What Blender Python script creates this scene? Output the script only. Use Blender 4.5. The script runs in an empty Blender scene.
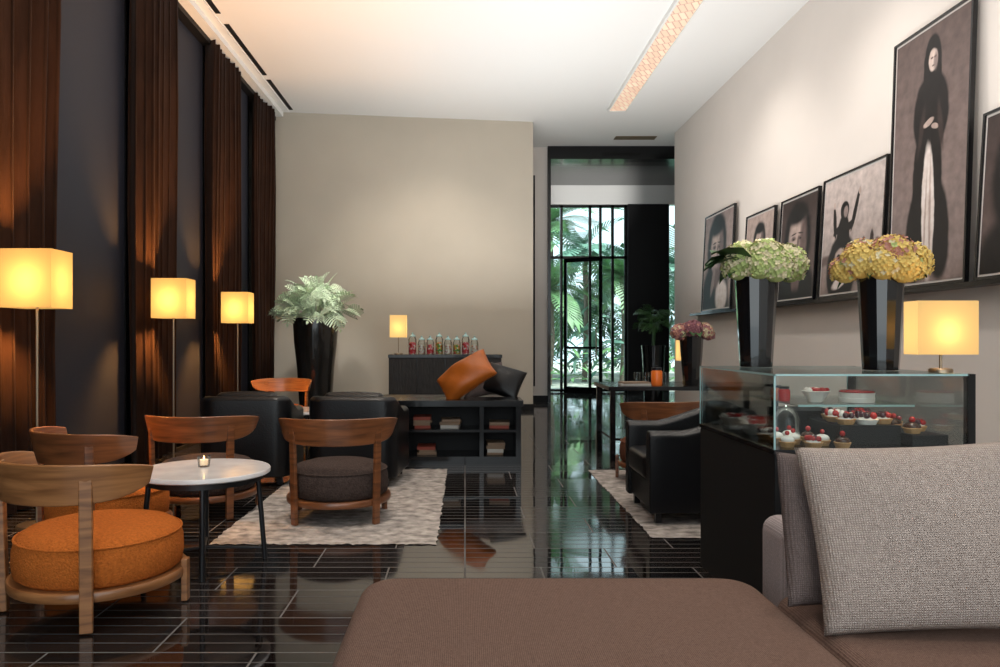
import bpy, math, random
from mathutils import Vector, Matrix, Euler
random.seed(7)
S=bpy.context.scene
PI=math.pi
# ---------------------------------------------------------------- materials
def _nt(name):
    m=bpy.data.materials.new(name); m.use_nodes=True
    nt=m.node_tree; b=nt.nodes['Principled BSDF']; return m,nt,b
def mat(name,col,rough=.5,metal=0,bump=0,bscale=60,var=0,vscale=4,spec=.5,sheen=0,coat=0,emit=None,estr=0,stretch=(1,1,1)):
    m,nt,b=_nt(name)
    b.inputs['Base Color'].default_value=(*col,1); b.inputs['Roughness'].default_value=rough
    b.inputs['Metallic'].default_value=metal; b.inputs['Specular IOR Level'].default_value=spec
    b.inputs['Sheen Weight'].default_value=sheen; b.inputs['Coat Weight'].default_value=coat
    if emit: b.inputs['Emission Color'].default_value=(*emit,1); b.inputs['Emission Strength'].default_value=estr
    tc=nt.nodes.new('ShaderNodeTexCoord'); mp=nt.nodes.new('ShaderNodeMapping')
    mp.inputs['Scale'].default_value=stretch; nt.links.new(tc.outputs['Object'],mp.inputs[0])
    if var>0:
        n=nt.nodes.new('ShaderNodeTexNoise'); n.inputs['Scale'].default_value=vscale; n.inputs['Detail'].default_value=5
        r=nt.nodes.new('ShaderNodeValToRGB'); nt.links.new(mp.outputs[0],n.inputs['Vector'])
        r.color_ramp.elements[0].position=.3; r.color_ramp.elements[1].position=.7
        r.color_ramp.elements[0].color=(*[c*(1-var) for c in col],1); r.color_ramp.elements[1].color=(*[min(1,c*(1+var)) for c in col],1)
        nt.links.new(n.outputs['Fac'],r.inputs[0]); nt.links.new(r.outputs[0],b.inputs['Base Color'])
    if bump>0:
        n=nt.nodes.new('ShaderNodeTexNoise'); n.inputs['Scale'].default_value=bscale; n.inputs['Detail'].default_value=3
        nt.links.new(mp.outputs[0],n.inputs['Vector'])
        bp=nt.nodes.new('ShaderNodeBump'); bp.inputs['Strength'].default_value=bump; bp.inputs['Distance'].default_value=.01
        nt.links.new(n.outputs['Fac'],bp.inputs['Height']); nt.links.new(bp.outputs[0],b.inputs['Normal'])
    return m
def woodmat(name,c1,c2,rough=.35,scale=3,stretch=(1,1,8)):
    m,nt,b=_nt(name); tc=nt.nodes.new('ShaderNodeTexCoord'); mp=nt.nodes.new('ShaderNodeMapping')
    mp.inputs['Scale'].default_value=stretch
    n=nt.nodes.new('ShaderNodeTexNoise'); n.inputs['Scale'].default_value=scale; n.inputs['Detail'].default_value=6; n.inputs['Distortion'].default_value=.6
    r=nt.nodes.new('ShaderNodeValToRGB'); r.color_ramp.elements[0].position=.35; r.color_ramp.elements[1].position=.68
    r.color_ramp.elements[0].color=(*c1,1); r.color_ramp.elements[1].color=(*c2,1)
    L=nt.links.new; L(tc.outputs['Object'],mp.inputs[0]); L(mp.outputs[0],n.inputs['Vector']); L(n.outputs['Fac'],r.inputs[0]); L(r.outputs[0],b.inputs['Base Color'])
    b.inputs['Roughness'].default_value=rough; b.inputs['Coat Weight'].default_value=.2; return m
def weave(name,c1,c2,sc=90,axes=('X','Y'),bump=.5,rough=.95,mottle=.25):
    m,nt,b=_nt(name); L=nt.links.new; tc=nt.nodes.new('ShaderNodeTexCoord'); ws=[]
    for a in axes:
        w=nt.nodes.new('ShaderNodeTexWave'); w.bands_direction=a; w.inputs['Scale'].default_value=sc; w.inputs['Distortion'].default_value=2.5
        w.inputs['Detail Scale'].default_value=4; w.inputs['Detail'].default_value=3
        L(tc.outputs['Object'],w.inputs['Vector']); ws.append(w)
    mu=nt.nodes.new('ShaderNodeMath'); mu.operation='MULTIPLY'; L(ws[0].outputs['Fac'],mu.inputs[0]); L(ws[1].outputs['Fac'],mu.inputs[1])
    no=nt.nodes.new('ShaderNodeTexNoise'); no.inputs['Scale'].default_value=sc*1.6; no.inputs['Detail'].default_value=4; L(tc.outputs['Object'],no.inputs['Vector'])
    mm=nt.nodes.new('ShaderNodeMath'); mm.operation='MULTIPLY_ADD'; mm.inputs[1].default_value=mottle*2; L(no.outputs['Fac'],mm.inputs[0]); L(mu.outputs[0],mm.inputs[2])
    r=nt.nodes.new('ShaderNodeValToRGB'); r.color_ramp.elements[0].color=(*c1,1); r.color_ramp.elements[1].color=(*c2,1); r.color_ramp.elements[1].position=.9
    L(mm.outputs[0],r.inputs[0]); L(r.outputs[0],b.inputs['Base Color'])
    bp=nt.nodes.new('ShaderNodeBump'); bp.inputs['Strength'].default_value=bump; bp.inputs['Distance'].default_value=.004
    L(mm.outputs[0],bp.inputs['Height']); L(bp.outputs[0],b.inputs['Normal'])
    b.inputs['Roughness'].default_value=rough; b.inputs['Specular IOR Level'].default_value=.15; return m
def candymat(name,cols,sc=38):
    m,nt,b=_nt(name); L=nt.links.new; tc=nt.nodes.new('ShaderNodeTexCoord'); vo=nt.nodes.new('ShaderNodeTexVoronoi'); vo.inputs['Scale'].default_value=sc
    L(tc.outputs['Object'],vo.inputs['Vector']); sp=nt.nodes.new('ShaderNodeSeparateColor'); L(vo.outputs['Color'],sp.inputs[0])
    r=nt.nodes.new('ShaderNodeValToRGB'); r.color_ramp.interpolation='CONSTANT'
    while len(r.color_ramp.elements)<len(cols): r.color_ramp.elements.new(.5)
    for i,c in enumerate(cols): r.color_ramp.elements[i].position=i/len(cols)
    for i,c in enumerate(cols): r.color_ramp.elements[i].color=(*c,1)
    L(sp.outputs[0],r.inputs[0]); L(r.outputs[0],b.inputs['Base Color']); b.inputs['Roughness'].default_value=.3
    bp=nt.nodes.new('ShaderNodeBump'); bp.invert=True; bp.inputs['Distance'].default_value=.01; L(vo.outputs['Distance'],bp.inputs['Height']); L(bp.outputs[0],b.inputs['Normal'])
    return m
def glassmat(name,tint,refl=.12):
    m=bpy.data.materials.new(name); m.use_nodes=True; nt=m.node_tree; nt.nodes.clear(); L=nt.links.new
    o=nt.nodes.new('ShaderNodeOutputMaterial'); t=nt.nodes.new('ShaderNodeBsdfTransparent'); t.inputs[0].default_value=(*tint,1)
    g=nt.nodes.new('ShaderNodeBsdfGlossy'); g.inputs['Roughness'].default_value=.02
    lw=nt.nodes.new('ShaderNodeFresnel'); lw.inputs[0].default_value=1.45
    ad=nt.nodes.new('ShaderNodeMath'); ad.operation='MULTIPLY'; ad.inputs[1].default_value=refl*8
    ad.use_clamp=True
    mx=nt.nodes.new('ShaderNodeMixShader'); L(lw.outputs[0],ad.inputs[0]); L(ad.outputs[0],mx.inputs[0]); L(t.outputs[0],mx.inputs[1]); L(g.outputs[0],mx.inputs[2]); L(mx.outputs[0],o.inputs[0])
    return m
def shademat(name,col,es,tr):
    m=bpy.data.materials.new(name); m.use_nodes=True; nt=m.node_tree; nt.nodes.clear(); L=nt.links.new
    o=nt.nodes.new('ShaderNodeOutputMaterial'); t=nt.nodes.new('ShaderNodeBsdfTranslucent'); t.inputs[0].default_value=(*tr,1)
    e=nt.nodes.new('ShaderNodeEmission'); e.inputs[0].default_value=(*col,1); e.inputs[1].default_value=es
    a=nt.nodes.new('ShaderNodeAddShader'); L(t.outputs[0],a.inputs[0]); L(e.outputs[0],a.inputs[1]); L(a.outputs[0],o.inputs[0]); return m

M={}
M['backwall']=mat('plaster_greige',(.50,.45,.375),.9,var=.04,vscale=1.2,spec=.1)
M['rightwall']=mat('plaster_light',(.71,.655,.61),.9,var=.03,vscale=1,spec=.1)
M['ceil']=mat('ceiling_paint',(.82,.82,.81),.9,spec=.1)
M['white']=mat('white_paint',(.8,.8,.78),.6)
M['black']=mat('black_lacquer',(.005,.005,.006),.22,coat=.2,spec=.35)
M['blackmat']=mat('black_matte',(.007,.007,.008),.55,spec=.25)
M['darkpanel']=mat('dark_blind_fabric',(.024,.025,.035),.6,spec=.3)
M['darkwall']=mat('dark_wall_paint',(.012,.012,.016),.75)
M['curtain']=mat('brown_velvet_curtain',(.034,.0145,.008),.9,sheen=.05,bump=.3,bscale=60,var=.3,vscale=10,spec=.1,stretch=(1,1,.2))
M['leather']=mat('black_leather',(.005,.005,.006),.33,bump=.2,bscale=70,spec=.32)
M['oak']=woodmat('oak_wood',(.17,.065,.022),(.38,.165,.06),.33,stretch=(1,1,10))
M['walnut']=woodmat('walnut_wood',(.10,.034,.013),(.25,.088,.031),.32,stretch=(1,1,10))
M['orange']=mat('orange_fabric',(.47,.125,.022),.95,bump=1,bscale=130,var=.2,vscale=90,spec=.1)
M['brownfab']=mat('taupe_seat_fabric',(.052,.036,.031),.95,bump=.8,bscale=100,var=.3,vscale=60,spec=.1)
M['rustfab']=mat('rust_seat_fabric',(.13,.05,.028),.95,bump=.6,bscale=90,var=.2,vscale=40,spec=.1)
M['chaise']=weave('brown_upholstery',(.072,.040,.030),(.29,.18,.14),62,('X','Y'),.8)
M['sofaback']=weave('mauve_upholstery',(.20,.165,.165),(.40,.34,.34),70,('X','Z'),.4)
M['pillow']=weave('beige_woven_fabric',(.18,.135,.118),(.60,.505,.45),52,('X','Y'),1.0,mottle=.3)
M['pillow2']=weave('taupe_woven_fabric',(.075,.056,.052),(.23,.18,.17),62,('X','Y'),.8)
M['rug']=mat('grey_shag_rug',(.33,.295,.27),1,bump=1,bscale=70,var=.5,vscale=11,spec=.05,stretch=(1,1.4,1))
M['marble']=mat('white_marble',(.66,.63,.62),.15,var=.12,vscale=6)
M['darkmetal']=mat('dark_bronze',(.02,.02,.022),.35,metal=.5)
M['steel']=mat('brushed_steel',(.30,.24,.17),.35,metal=.9)
M['shade']=shademat('lamp_shade_fabric',(1,.53,.15),.58,(.014,.013,.009))
M['shade2']=shademat('lamp_shade_cream',(1,.64,.24),.70,(.10,.095,.075))
M['glass']=glassmat('clear_glass',(.95,.98,.975),.10)
M['winglass']=glassmat('window_glass',(.82,.95,.97),.10)
M['glassedge']=mat('glass_edge',(.35,.55,.55),.1,spec=.8)
M['orangeleather']=mat('orange_leather',(.46,.115,.012),.4,bump=.2,bscale=30,var=.2)
M['ripple']=mat('ribbed_black_wood',(.015,.013,.012),.6,bump=1,bscale=26,stretch=(1,1,.25),var=.6,vscale=30)
M['vase']=mat('black_ceramic',(.006,.006,.007),.1,coat=.5)
M['pot']=mat('dark_pewter_pot',(.014,.013,.012),.16,coat=.5,bump=.15,bscale=9)
M['leaf_light']=mat('pale_green_leaf',(.58,.71,.50),.45,var=.35,vscale=9)
M['leaf_dark']=mat('dark_green_leaf',(.035,.10,.025),.5,var=.4,vscale=9)
M['leaf_mid']=mat('garden_leaf',(.13,.27,.11),.5,var=.6,vscale=3)
M['leaf_teal']=mat('garden_leaf_blue',(.17,.33,.25),.5,var=.6,vscale=2)
M['leaf_hedge']=mat('garden_leaf_deep',(.06,.15,.07),.5,var=.6,vscale=2)
M['fl_green']=mat('hydrangea_green',(.40,.47,.17),.8)
M['fl_cream']=mat('hydrangea_cream',(.68,.60,.38),.8)
M['fl_yellow']=mat('hydrangea_yellow',(.70,.50,.14),.8)
M['fl_pink']=mat('hydrangea_pink',(.52,.24,.18),.8)
M['fl_purple']=mat('hydrangea_purple',(.26,.10,.12),.8)
M['red']=mat('red_berry',(.45,.02,.02),.25)
M['darkberry']=mat('dark_berry',(.05,.008,.015),.25)
M['cream']=mat('whipped_cream',(.85,.80,.74),.6)
M['pastry']=mat('pastry',(.50,.27,.11),.8,bump=.4)
M['choc']=mat('chocolate_glaze',(.05,.018,.010),.25)
M['candy_a']=candymat('mixed_red_candy',[(.6,.03,.03),(.8,.7,.65),(.7,.15,.2),(.5,.02,.03)])
M['candy_b']=candymat('mixed_white_candy',[(.8,.75,.68),(.7,.5,.35),(.85,.8,.75),(.6,.2,.2)])
M['candy_c']=candymat('mixed_bright_candy',[(.1,.35,.06),(.75,.5,.05),(.7,.1,.1),(.8,.75,.7),(.75,.25,.03)])
M['orangec']=mat('orange_glass_jar',(.75,.16,.02),.2)
M['book1']=mat('book_white',(.42,.40,.37),.6); M['book2']=mat('book_red',(.25,.04,.02),.6); M['book3']=mat('book_tan',(.20,.13,.08),.6)
M['flame']=mat('flame',(1,.6,.2),.5,emit=(1,.55,.2),estr=10)
M['wax']=mat('candle_wax',(.85,.75,.6),.5,emit=(1,.5,.2),estr=.5)
# floor: glossy black planks running across the room with pale matte grooves and staggered joints
def floormat():
    m,nt,b=_nt('dark_plank_floor'); L=nt.links.new; tc=nt.nodes.new('ShaderNodeTexCoord')
    def brick(w,h,ms,c1,c2,mc,off):
        n=nt.nodes.new('ShaderNodeTexBrick'); n.offset=off; n.offset_frequency=2; n.inputs['Scale'].default_value=1; n.inputs['Brick Width'].default_value=w; n.inputs['Row Height'].default_value=h
        n.inputs['Mortar Size'].default_value=ms; n.inputs['Mortar Smooth'].default_value=.1
        n.inputs['Color1'].default_value=(*c1,1); n.inputs['Color2'].default_value=(*c2,1); n.inputs['Mortar'].default_value=(*mc,1); L(tc.outputs['Object'],n.inputs['Vector']); return n
    br=brick(.80,.36,.0045,(.004,.0036,.004),(.018,.014,.013),(.12,.11,.105),.5)
    b3=brick(40,.09,.0042,(0,0,0),(.008,.007,.007),(.075,.068,.065),0)
    rv=brick(.80,.36,0,(0,0,0),(1,1,1),(0,0,0),.5)
    ad=nt.nodes.new('ShaderNodeMix'); ad.data_type='RGBA'; ad.blend_type='LIGHTEN'; ad.inputs[0].default_value=1; L(br.outputs['Color'],ad.inputs[6]); L(b3.outputs['Color'],ad.inputs[7])
    L(ad.outputs[2],b.inputs['Base Color'])
    mx=nt.nodes.new('ShaderNodeMath'); mx.operation='MAXIMUM'; L(br.outputs['Fac'],mx.inputs[0]); L(b3.outputs['Fac'],mx.inputs[1])
    sc=nt.nodes.new('ShaderNodeSeparateColor'); L(rv.outputs['Color'],sc.inputs[0])
    mr=nt.nodes.new('ShaderNodeMapRange'); mr.inputs['To Min'].default_value=.03; mr.inputs['To Max'].default_value=.11; L(sc.outputs[0],mr.inputs['Value'])
    ra=nt.nodes.new('ShaderNodeMath'); ra.operation='MULTIPLY_ADD'; ra.inputs[1].default_value=.7; L(mx.outputs[0],ra.inputs[0]); L(mr.outputs[0],ra.inputs[2]); L(ra.outputs[0],b.inputs['Roughness'])
    sr=nt.nodes.new('ShaderNodeMapRange'); sr.inputs['To Min'].default_value=1.0; sr.inputs['To Max'].default_value=.1; L(mx.outputs[0],sr.inputs['Value']); L(sr.outputs[0],b.inputs['Specular IOR Level'])
    ns=nt.nodes.new('ShaderNodeTexNoise'); ns.inputs['Scale'].default_value=2.2; L(tc.outputs['Object'],ns.inputs['Vector'])
    hs=nt.nodes.new('ShaderNodeMath'); hs.operation='MULTIPLY_ADD'; hs.inputs[1].default_value=-.5; L(ns.outputs['Fac'],hs.inputs[0]); L(mx.outputs[0],hs.inputs[2])
    bp=nt.nodes.new('ShaderNodeBump'); bp.invert=True; bp.inputs['Strength'].default_value=.7; bp.inputs['Distance'].default_value=.003
    L(hs.outputs[0],bp.inputs['Height']); L(bp.outputs[0],b.inputs['Normal'])
    return m
M['floor']=floormat()
# ---------------------------------------------------------------- mesh helpers
def empty(name,loc=(0,0,0),rz=0,rot=None):
    e=bpy.data.objects.new(name,None); S.collection.objects.link(e); e.location=loc; e.rotation_euler=rot if rot else (0,0,rz); e.empty_display_size=.1; return e
def mk(name,v,f,mats,parent=None,smooth=True,idx=None,ang=40,loc=(0,0,0),rot=(0,0,0)):
    me=bpy.data.meshes.new(name); me.from_pydata([tuple(p) for p in v],[],f); me.update()
    if not isinstance(mats,(list,tuple)): mats=[mats]
    for k in mats: me.materials.append(M[k] if isinstance(k,str) else k)
    if idx:
        for p,i in zip(me.polygons,idx): p.material_index=i
    if smooth:
        for p in me.polygons: p.use_smooth=True
        me.set_sharp_from_angle(angle=math.radians(ang))
    o=bpy.data.objects.new(name,me); S.collection.objects.link(o); o.location=loc; o.rotation_euler=rot
    if parent: o.parent=parent
    return o
def box(name,x0,x1,y0,y1,z0,z1,m,parent=None,bev=0,loc=(0,0,0),rot=(0,0,0)):
    v=[(x0,y0,z0),(x1,y0,z0),(x1,y1,z0),(x0,y1,z0),(x0,y0,z1),(x1,y0,z1),(x1,y1,z1),(x0,y1,z1)]
    f=[(0,3,2,1),(4,5,6,7),(0,1,5,4),(1,2,6,5),(2,3,7,6),(3,0,4,7)]
    o=mk(name,v,f,m,parent,False,loc=loc,rot=rot)
    if bev: b=o.modifiers.new('bev','BEVEL'); b.width=bev; b.segments=2
    return o
def lathe(name,prof,m,parent=None,n=32,loc=(0,0,0),rot=(0,0,0),closed=False,ang=40,sx=1,sy=1):
    v=[];f=[];P=len(prof)
    for i in range(n):
        a=2*PI*i/n
        for r,z in prof: v.append((r*math.cos(a)*sx,r*math.sin(a)*sy,z))
    for i in range(n):
        j=(i+1)%n
        for k in range(P if closed else P-1):
            l=(k+1)%P; f.append((i*P+k,j*P+k,j*P+l,i*P+l))
    return mk(name,v,f,m,parent,True,ang=ang,loc=loc,rot=rot)
def rslab(name,x0,x1,y0,y1,z0,z1,rc,rb,m,parent=None,crown=0,loc=(0,0,0),rot=(0,0,0)):
    def loop(ins,z,sc=1):
        r=max(rc-ins,.004); pts=[]; cx=(x0+x1)/2; cy=(y0+y1)/2
        for (px,py,a0) in ((x1-ins-r,y1-ins-r,0),(x0+ins+r,y1-ins-r,90),(x0+ins+r,y0+ins+r,180),(x1-ins-r,y0+ins+r,270)):
            for k in range(7):
                a=math.radians(a0+k*15); pts.append((cx+(px+r*math.cos(a)-cx)*sc,cy+(py+r*math.sin(a)-cy)*sc,z))
        return pts
    v=[];lv=[]
    for k in range(6): a=PI/2*k/5; lv.append((rb*(1-math.sin(a)),z0+rb*(1-math.cos(a))))
    for k in range(6): a=PI/2*k/5; lv.append((rb*(1-math.cos(a)),z1-rb+rb*math.sin(a)))
    for ins,z in lv: v+=loop(ins,z)
    for sc in (.93,.8,.6,.35,.12): v+=loop(rb,z1+crown*(1-sc*sc),sc)
    N=28; nl=len(v)//N; f=[tuple(range(N-1,-1,-1))]
    for l in range(nl-1):
        for i in range(N):
            j=(i+1)%N; f.append((l*N+i,l*N+j,(l+1)*N+j,(l+1)*N+i))
    f.append(tuple((nl-1)*N+i for i in range(N)))
    return mk(name,v,f,m,parent,True,ang=50,loc=loc,rot=rot)
def pillow(name,w,h,t,m,parent=None,loc=(0,0,0),rot=(0,0,0),n=30,wr=.0,seed=0,fold=0):
    rnd=random.Random(seed); v=[];f=[];ph=rnd.random()*6
    for s in (1,-1):
        for i in range(n+1):
            for j in range(n+1):
                u=-1+2*i/n; q=-1+2*j/n
                u=math.copysign(abs(u)**.8,u); q=math.copysign(abs(q)**.8,q)
                th=t/2*(max(0,(1-u*u)*(1-q*q)))**.38
                x=u*w/2*(1-.05*(1-q*q)); y=q*h/2*(1-.05*(1-u*u))
                z=s*th*(1+wr*math.sin(5*u+3*q+ph))+ wr*.02*math.sin(7*u-4*q)-fold*u*u
                v.append((x,y,z))
    N=(n+1)**2
    for s in (0,1):
        for i in range(n):
            for j in range(n):
                a=s*N+i*(n+1)+j; q=(a,a+n+1,a+n+2,a+1); f.append(q if s==0 else q[::-1])
    o=mk(name,v,f,m,parent,True,ang=80,loc=loc,rot=rot)
    w_=o.modifiers.new('weld','WELD'); w_.merge_threshold=.0005
    return o
def arcband(name,r0,a0,a1,z0,z1,th,m,parent,lean=.03,n=32):
    v=[];f=[]
    for i in range(n+1):
        u=-1+2*i/n; a=math.radians(a0+(a1-a0)*i/n); c=math.cos(a); s=math.sin(a)
        e=abs(u)**6; zt=z1-(z1-z0)*.12*e-(z1-z0)*.05*u*u; zb=z0+(z1-z0)*.32*e+(z1-z0)*.08*u*u
        for (r,z) in ((r0,zb),(r0+lean,zt),(r0+lean+th,zt),(r0+th,zb)): v.append((r*c,r*s,z))
    for i in range(n):
        for k in range(4):
            l=(k+1)%4; f.append((i*4+k,i*4+l,(i+1)*4+l,(i+1)*4+k))
    f.append((3,2,1,0)); f.append(tuple(n*4+k for k in range(4)))
    o=mk(name,v,f,m,parent,True,ang=45); b=o.modifiers.new('b','BEVEL'); b.width=.005; b.segments=2; return o
def tube(name,pts,r,m,parent=None,res=8):
    cu=bpy.data.curves.new(name,'CURVE'); cu.dimensions='3D'; cu.bevel_depth=r; cu.bevel_resolution=3
    sp=cu.splines.new('POLY'); sp.points.add(len(pts)-1)
    for p,q in zip(sp.points,pts): p.co=(*q,1)
    cu.materials.append(M[m]); o=bpy.data.objects.new(name,cu); S.collection.objects.link(o)
    me=bpy.data.meshes.new_from_object(o); bpy.data.objects.remove(o)
    o=bpy.data.objects.new(name,me); S.collection.objects.link(o)
    for p in me.polygons: p.use_smooth=True
    if parent: o.parent=parent
    return o
# ---------------------------------------------------------------- room shell (X right, Y depth, Z up)
CH=4.95
box('floor',-3.6,5.6,-3,17.3,-.1,0,'floor')
box('ceiling',-3.6,5.6,-3,14.6,CH,CH+.15,'ceil')
box('wall_right',3.8,5.6,-3,13.6,0,CH,'rightwall')
box('wall_left',-3.6,-3.38,-3,12.3,0,CH,'darkwall')
v=[(-3.6,12.27,0),(1.17,12.9,0),(1.17,14.75,0),(-3.6,14.75,0)]; v+= [(a,b,CH) for a,b,c in v]
mk('wall_back',v,[(0,3,2,1),(4,5,6,7),(0,1,5,4),(1,2,6,5),(2,3,7,6),(3,0,4,7)],'backwall',None,False)
box('wall_portal',1.17,1.6,14.6,14.75,0,CH,'rightwall')
box('trim_1',1.33,1.36,14.57,14.598,.3,4.4,'blackmat')
mk('baseboard_back',[(-3.3,12.285,0),(1.185,12.885,0),(1.185,12.90,0),(-3.3,12.30,0),(-3.3,12.285,.1),(1.185,12.885,.1),(1.185,12.9,.1),(-3.3,12.3,.1)],[(0,3,2,1),(4,5,6,7),(0,1,5,4),(1,2,6,5),(2,3,7,6),(3,0,4,7)],'blackmat',None,False)
box('baseboard_portal',1.18,1.6,14.57,14.6,0,.12,'blackmat')
pf=empty('door_portal')
box('lintel',1.6,5.4,14.5,14.75,4.70,CH,'black',pf); box('jamb',1.6,1.66,14.5,14.75,0,4.7,'black',pf)
box('wall_vestibule_left',1.45,1.6,14.75,17.3,0,4.75,'blackmat')
box('wall_vestibule_right',5.4,5.6,13.6,17.4,0,4.95,'blackmat')
box('ceiling_vestibule',1.45,5.6,14.75,17.4,4.75,4.9,'black')
box('wall_header',1.6,5.4,17.2,17.4,4.31,4.75,'white')
box('wall_dark_panel',3.73,4.66,17.15,17.35,0,4.31,'blackmat')
win=empty('window_1',(0,17.3,0))
for i,x in enumerate((1.62,1.93,2.22,2.88,3.12,3.40,3.70)):
    box(f'mullion_{i}',x-.03,x+.03,-.04,.04,0,4.31,'black',win)
for i,z in enumerate((.04,3.1,4.28)): box(f'rail_{i}',1.6,3.73,-.04,.04,z-.03,z+.03,'black',win)
mk('pane',[(1.62,0,0),(3.73,0,0),(3.73,0,4.31),(1.62,0,4.31)],[(0,1,2,3)],'winglass',win,False)
w2=empty('window_2',(0,17.3,0)); box('frame',4.66,4.7,-.04,.04,0,4.31,'black',w2)
mk('pane',[(4.7,0,0),(5.4,0,0),(5.4,0,4.31),(4.7,0,4.31)],[(0,1,2,3)],'winglass',w2,False)
dr=empty('door_1',(2.26,17.1,0),-.5)
for nm,a,b_,z0,z1 in (('stile_l',0,.07,0,3.05),('stile_r',.83,.9,0,3.05),('rail_b',0,.9,0,.14),('rail_t',0,.9,2.96,3.05),('rail_m',0,.9,1.0,1.05)):
    box(nm,a,b_,-.025,.025,z0,z1,'black',dr)
tube('pull_handle',[(.78,-.06,.8),(.78,-.06,1.5)],.015,'steel',dr)
# ceiling trims
box('trim_2',-3.10,-2.98,-3,12.3,4.86,CH,'white')
box('trim_3',-2.98,-2.88,-3,12.3,4.935,CH,'white')
for i,(a,b_) in enumerate(((-3,3.5),(4.2,8.6),(8.9,10.6),(10.8,12.2))): box(f'trim_{4+i}',-2.86,-2.80,a,b_,4.942,4.952,'blackmat')
box('trim_9',-3.38,-3.10,-3,12.3,4.80,CH,'blackmat')
gr=empty('air_vent',(3.15,13.9,4.93)); 
for k in range(5): box(f'slat_{k}',-.38,.38,-.12+k*.05,-.105+k*.05,0.005,.015,'steel',gr)
# linear ceiling light
m,nt,b=_nt('alabaster_light'); tc=nt.nodes.new('ShaderNodeTexCoord'); w=nt.nodes.new('ShaderNodeTexBrick'); w.offset=.5
w.inputs['Scale'].default_value=1; w.inputs['Brick Width'].default_value=.075; w.inputs['Row Height'].default_value=.2; w.inputs['Mortar Size'].default_value=.009; w.inputs['Mortar Smooth'].default_value=.5
w.inputs['Color1'].default_value=(1,.76,.56,1); w.inputs['Color2'].default_value=(.80,.52,.36,1); w.inputs['Mortar'].default_value=(.42,.24,.16,1)
mp=nt.nodes.new('ShaderNodeMapping'); mp.inputs['Rotation'].default_value=(0,0,.5)
nt.links.new(tc.outputs['Object'],mp.inputs[0]); nt.links.new(mp.outputs[0],w.inputs['Vector']); nt.links.new(w.outputs['Color'],b.inputs['Emission Color']); b.inputs['Base Color'].default_value=(.4,.3,.24,1)
b.inputs['Emission Strength'].default_value=.72
M['alab']=m
cl=empty('linear_ceiling_light',(2.46,7.1,4.9))
box('diffuser',-.13,.13,-5,5,.0,.03,'alab',cl); box('housing_l',-.155,-.13,-5.02,5.02,-.012,.05,'white',cl); box('housing_r',.13,.155,-5.02,5.02,-.012,.05,'white',cl); box('housing_end',-.155,.155,5,5.03,-.012,.05,'white',cl)
# curtains & blinds
def curtain(y0,y1,xc=-3.10,amp=.08):
    n=int((y1-y0)/.01); v=[];f=[]; ph=random.random()*6
    zs=[.02,1.2,2.4,3.6,4.84]
    for i in range(n+1):
        y=y0+(y1-y0)*i/n
        for z in zs:
            t=y*2*PI/.155+ph; k=1+.15*math.sin(z*1.3+y*5)
            v.append((xc+amp*k*math.sin(t)*(.7+.3*math.sin(y*7+1))+.015*math.sin(z*.9+y*3),y+.02*math.sin(2*t),z))
    Z=len(zs)
    for i in range(n):
        for k in range(Z-1): f.append((i*Z+k,(i+1)*Z+k,(i+1)*Z+k+1,i*Z+k+1))
    o=mk('curtain',v,f,'curtain',None,True,ang=180); s=o.modifiers.new('s','SOLIDIFY'); s.thickness=.004
for a,b_ in ((2.9,5.65),(7.0,8.0),(9.1,10.25),(11.0,12.1)): curtain(a,b_)
for i,(a,b_) in enumerate(((5.55,7.1),(7.9,9.2),(10.15,11.1))):
    wn=empty(f'window_{i+3}',(-3.36,0,0))
    box('blind',0,.15,a+.03,b_-.03,.05,4.8,'darkpanel',wn); box('frame_a',0,.16,a,a+.03,0,4.8,'black',wn); box('frame_b',0,.16,b_-.03,b_,0,4.8,'black',wn)
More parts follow.
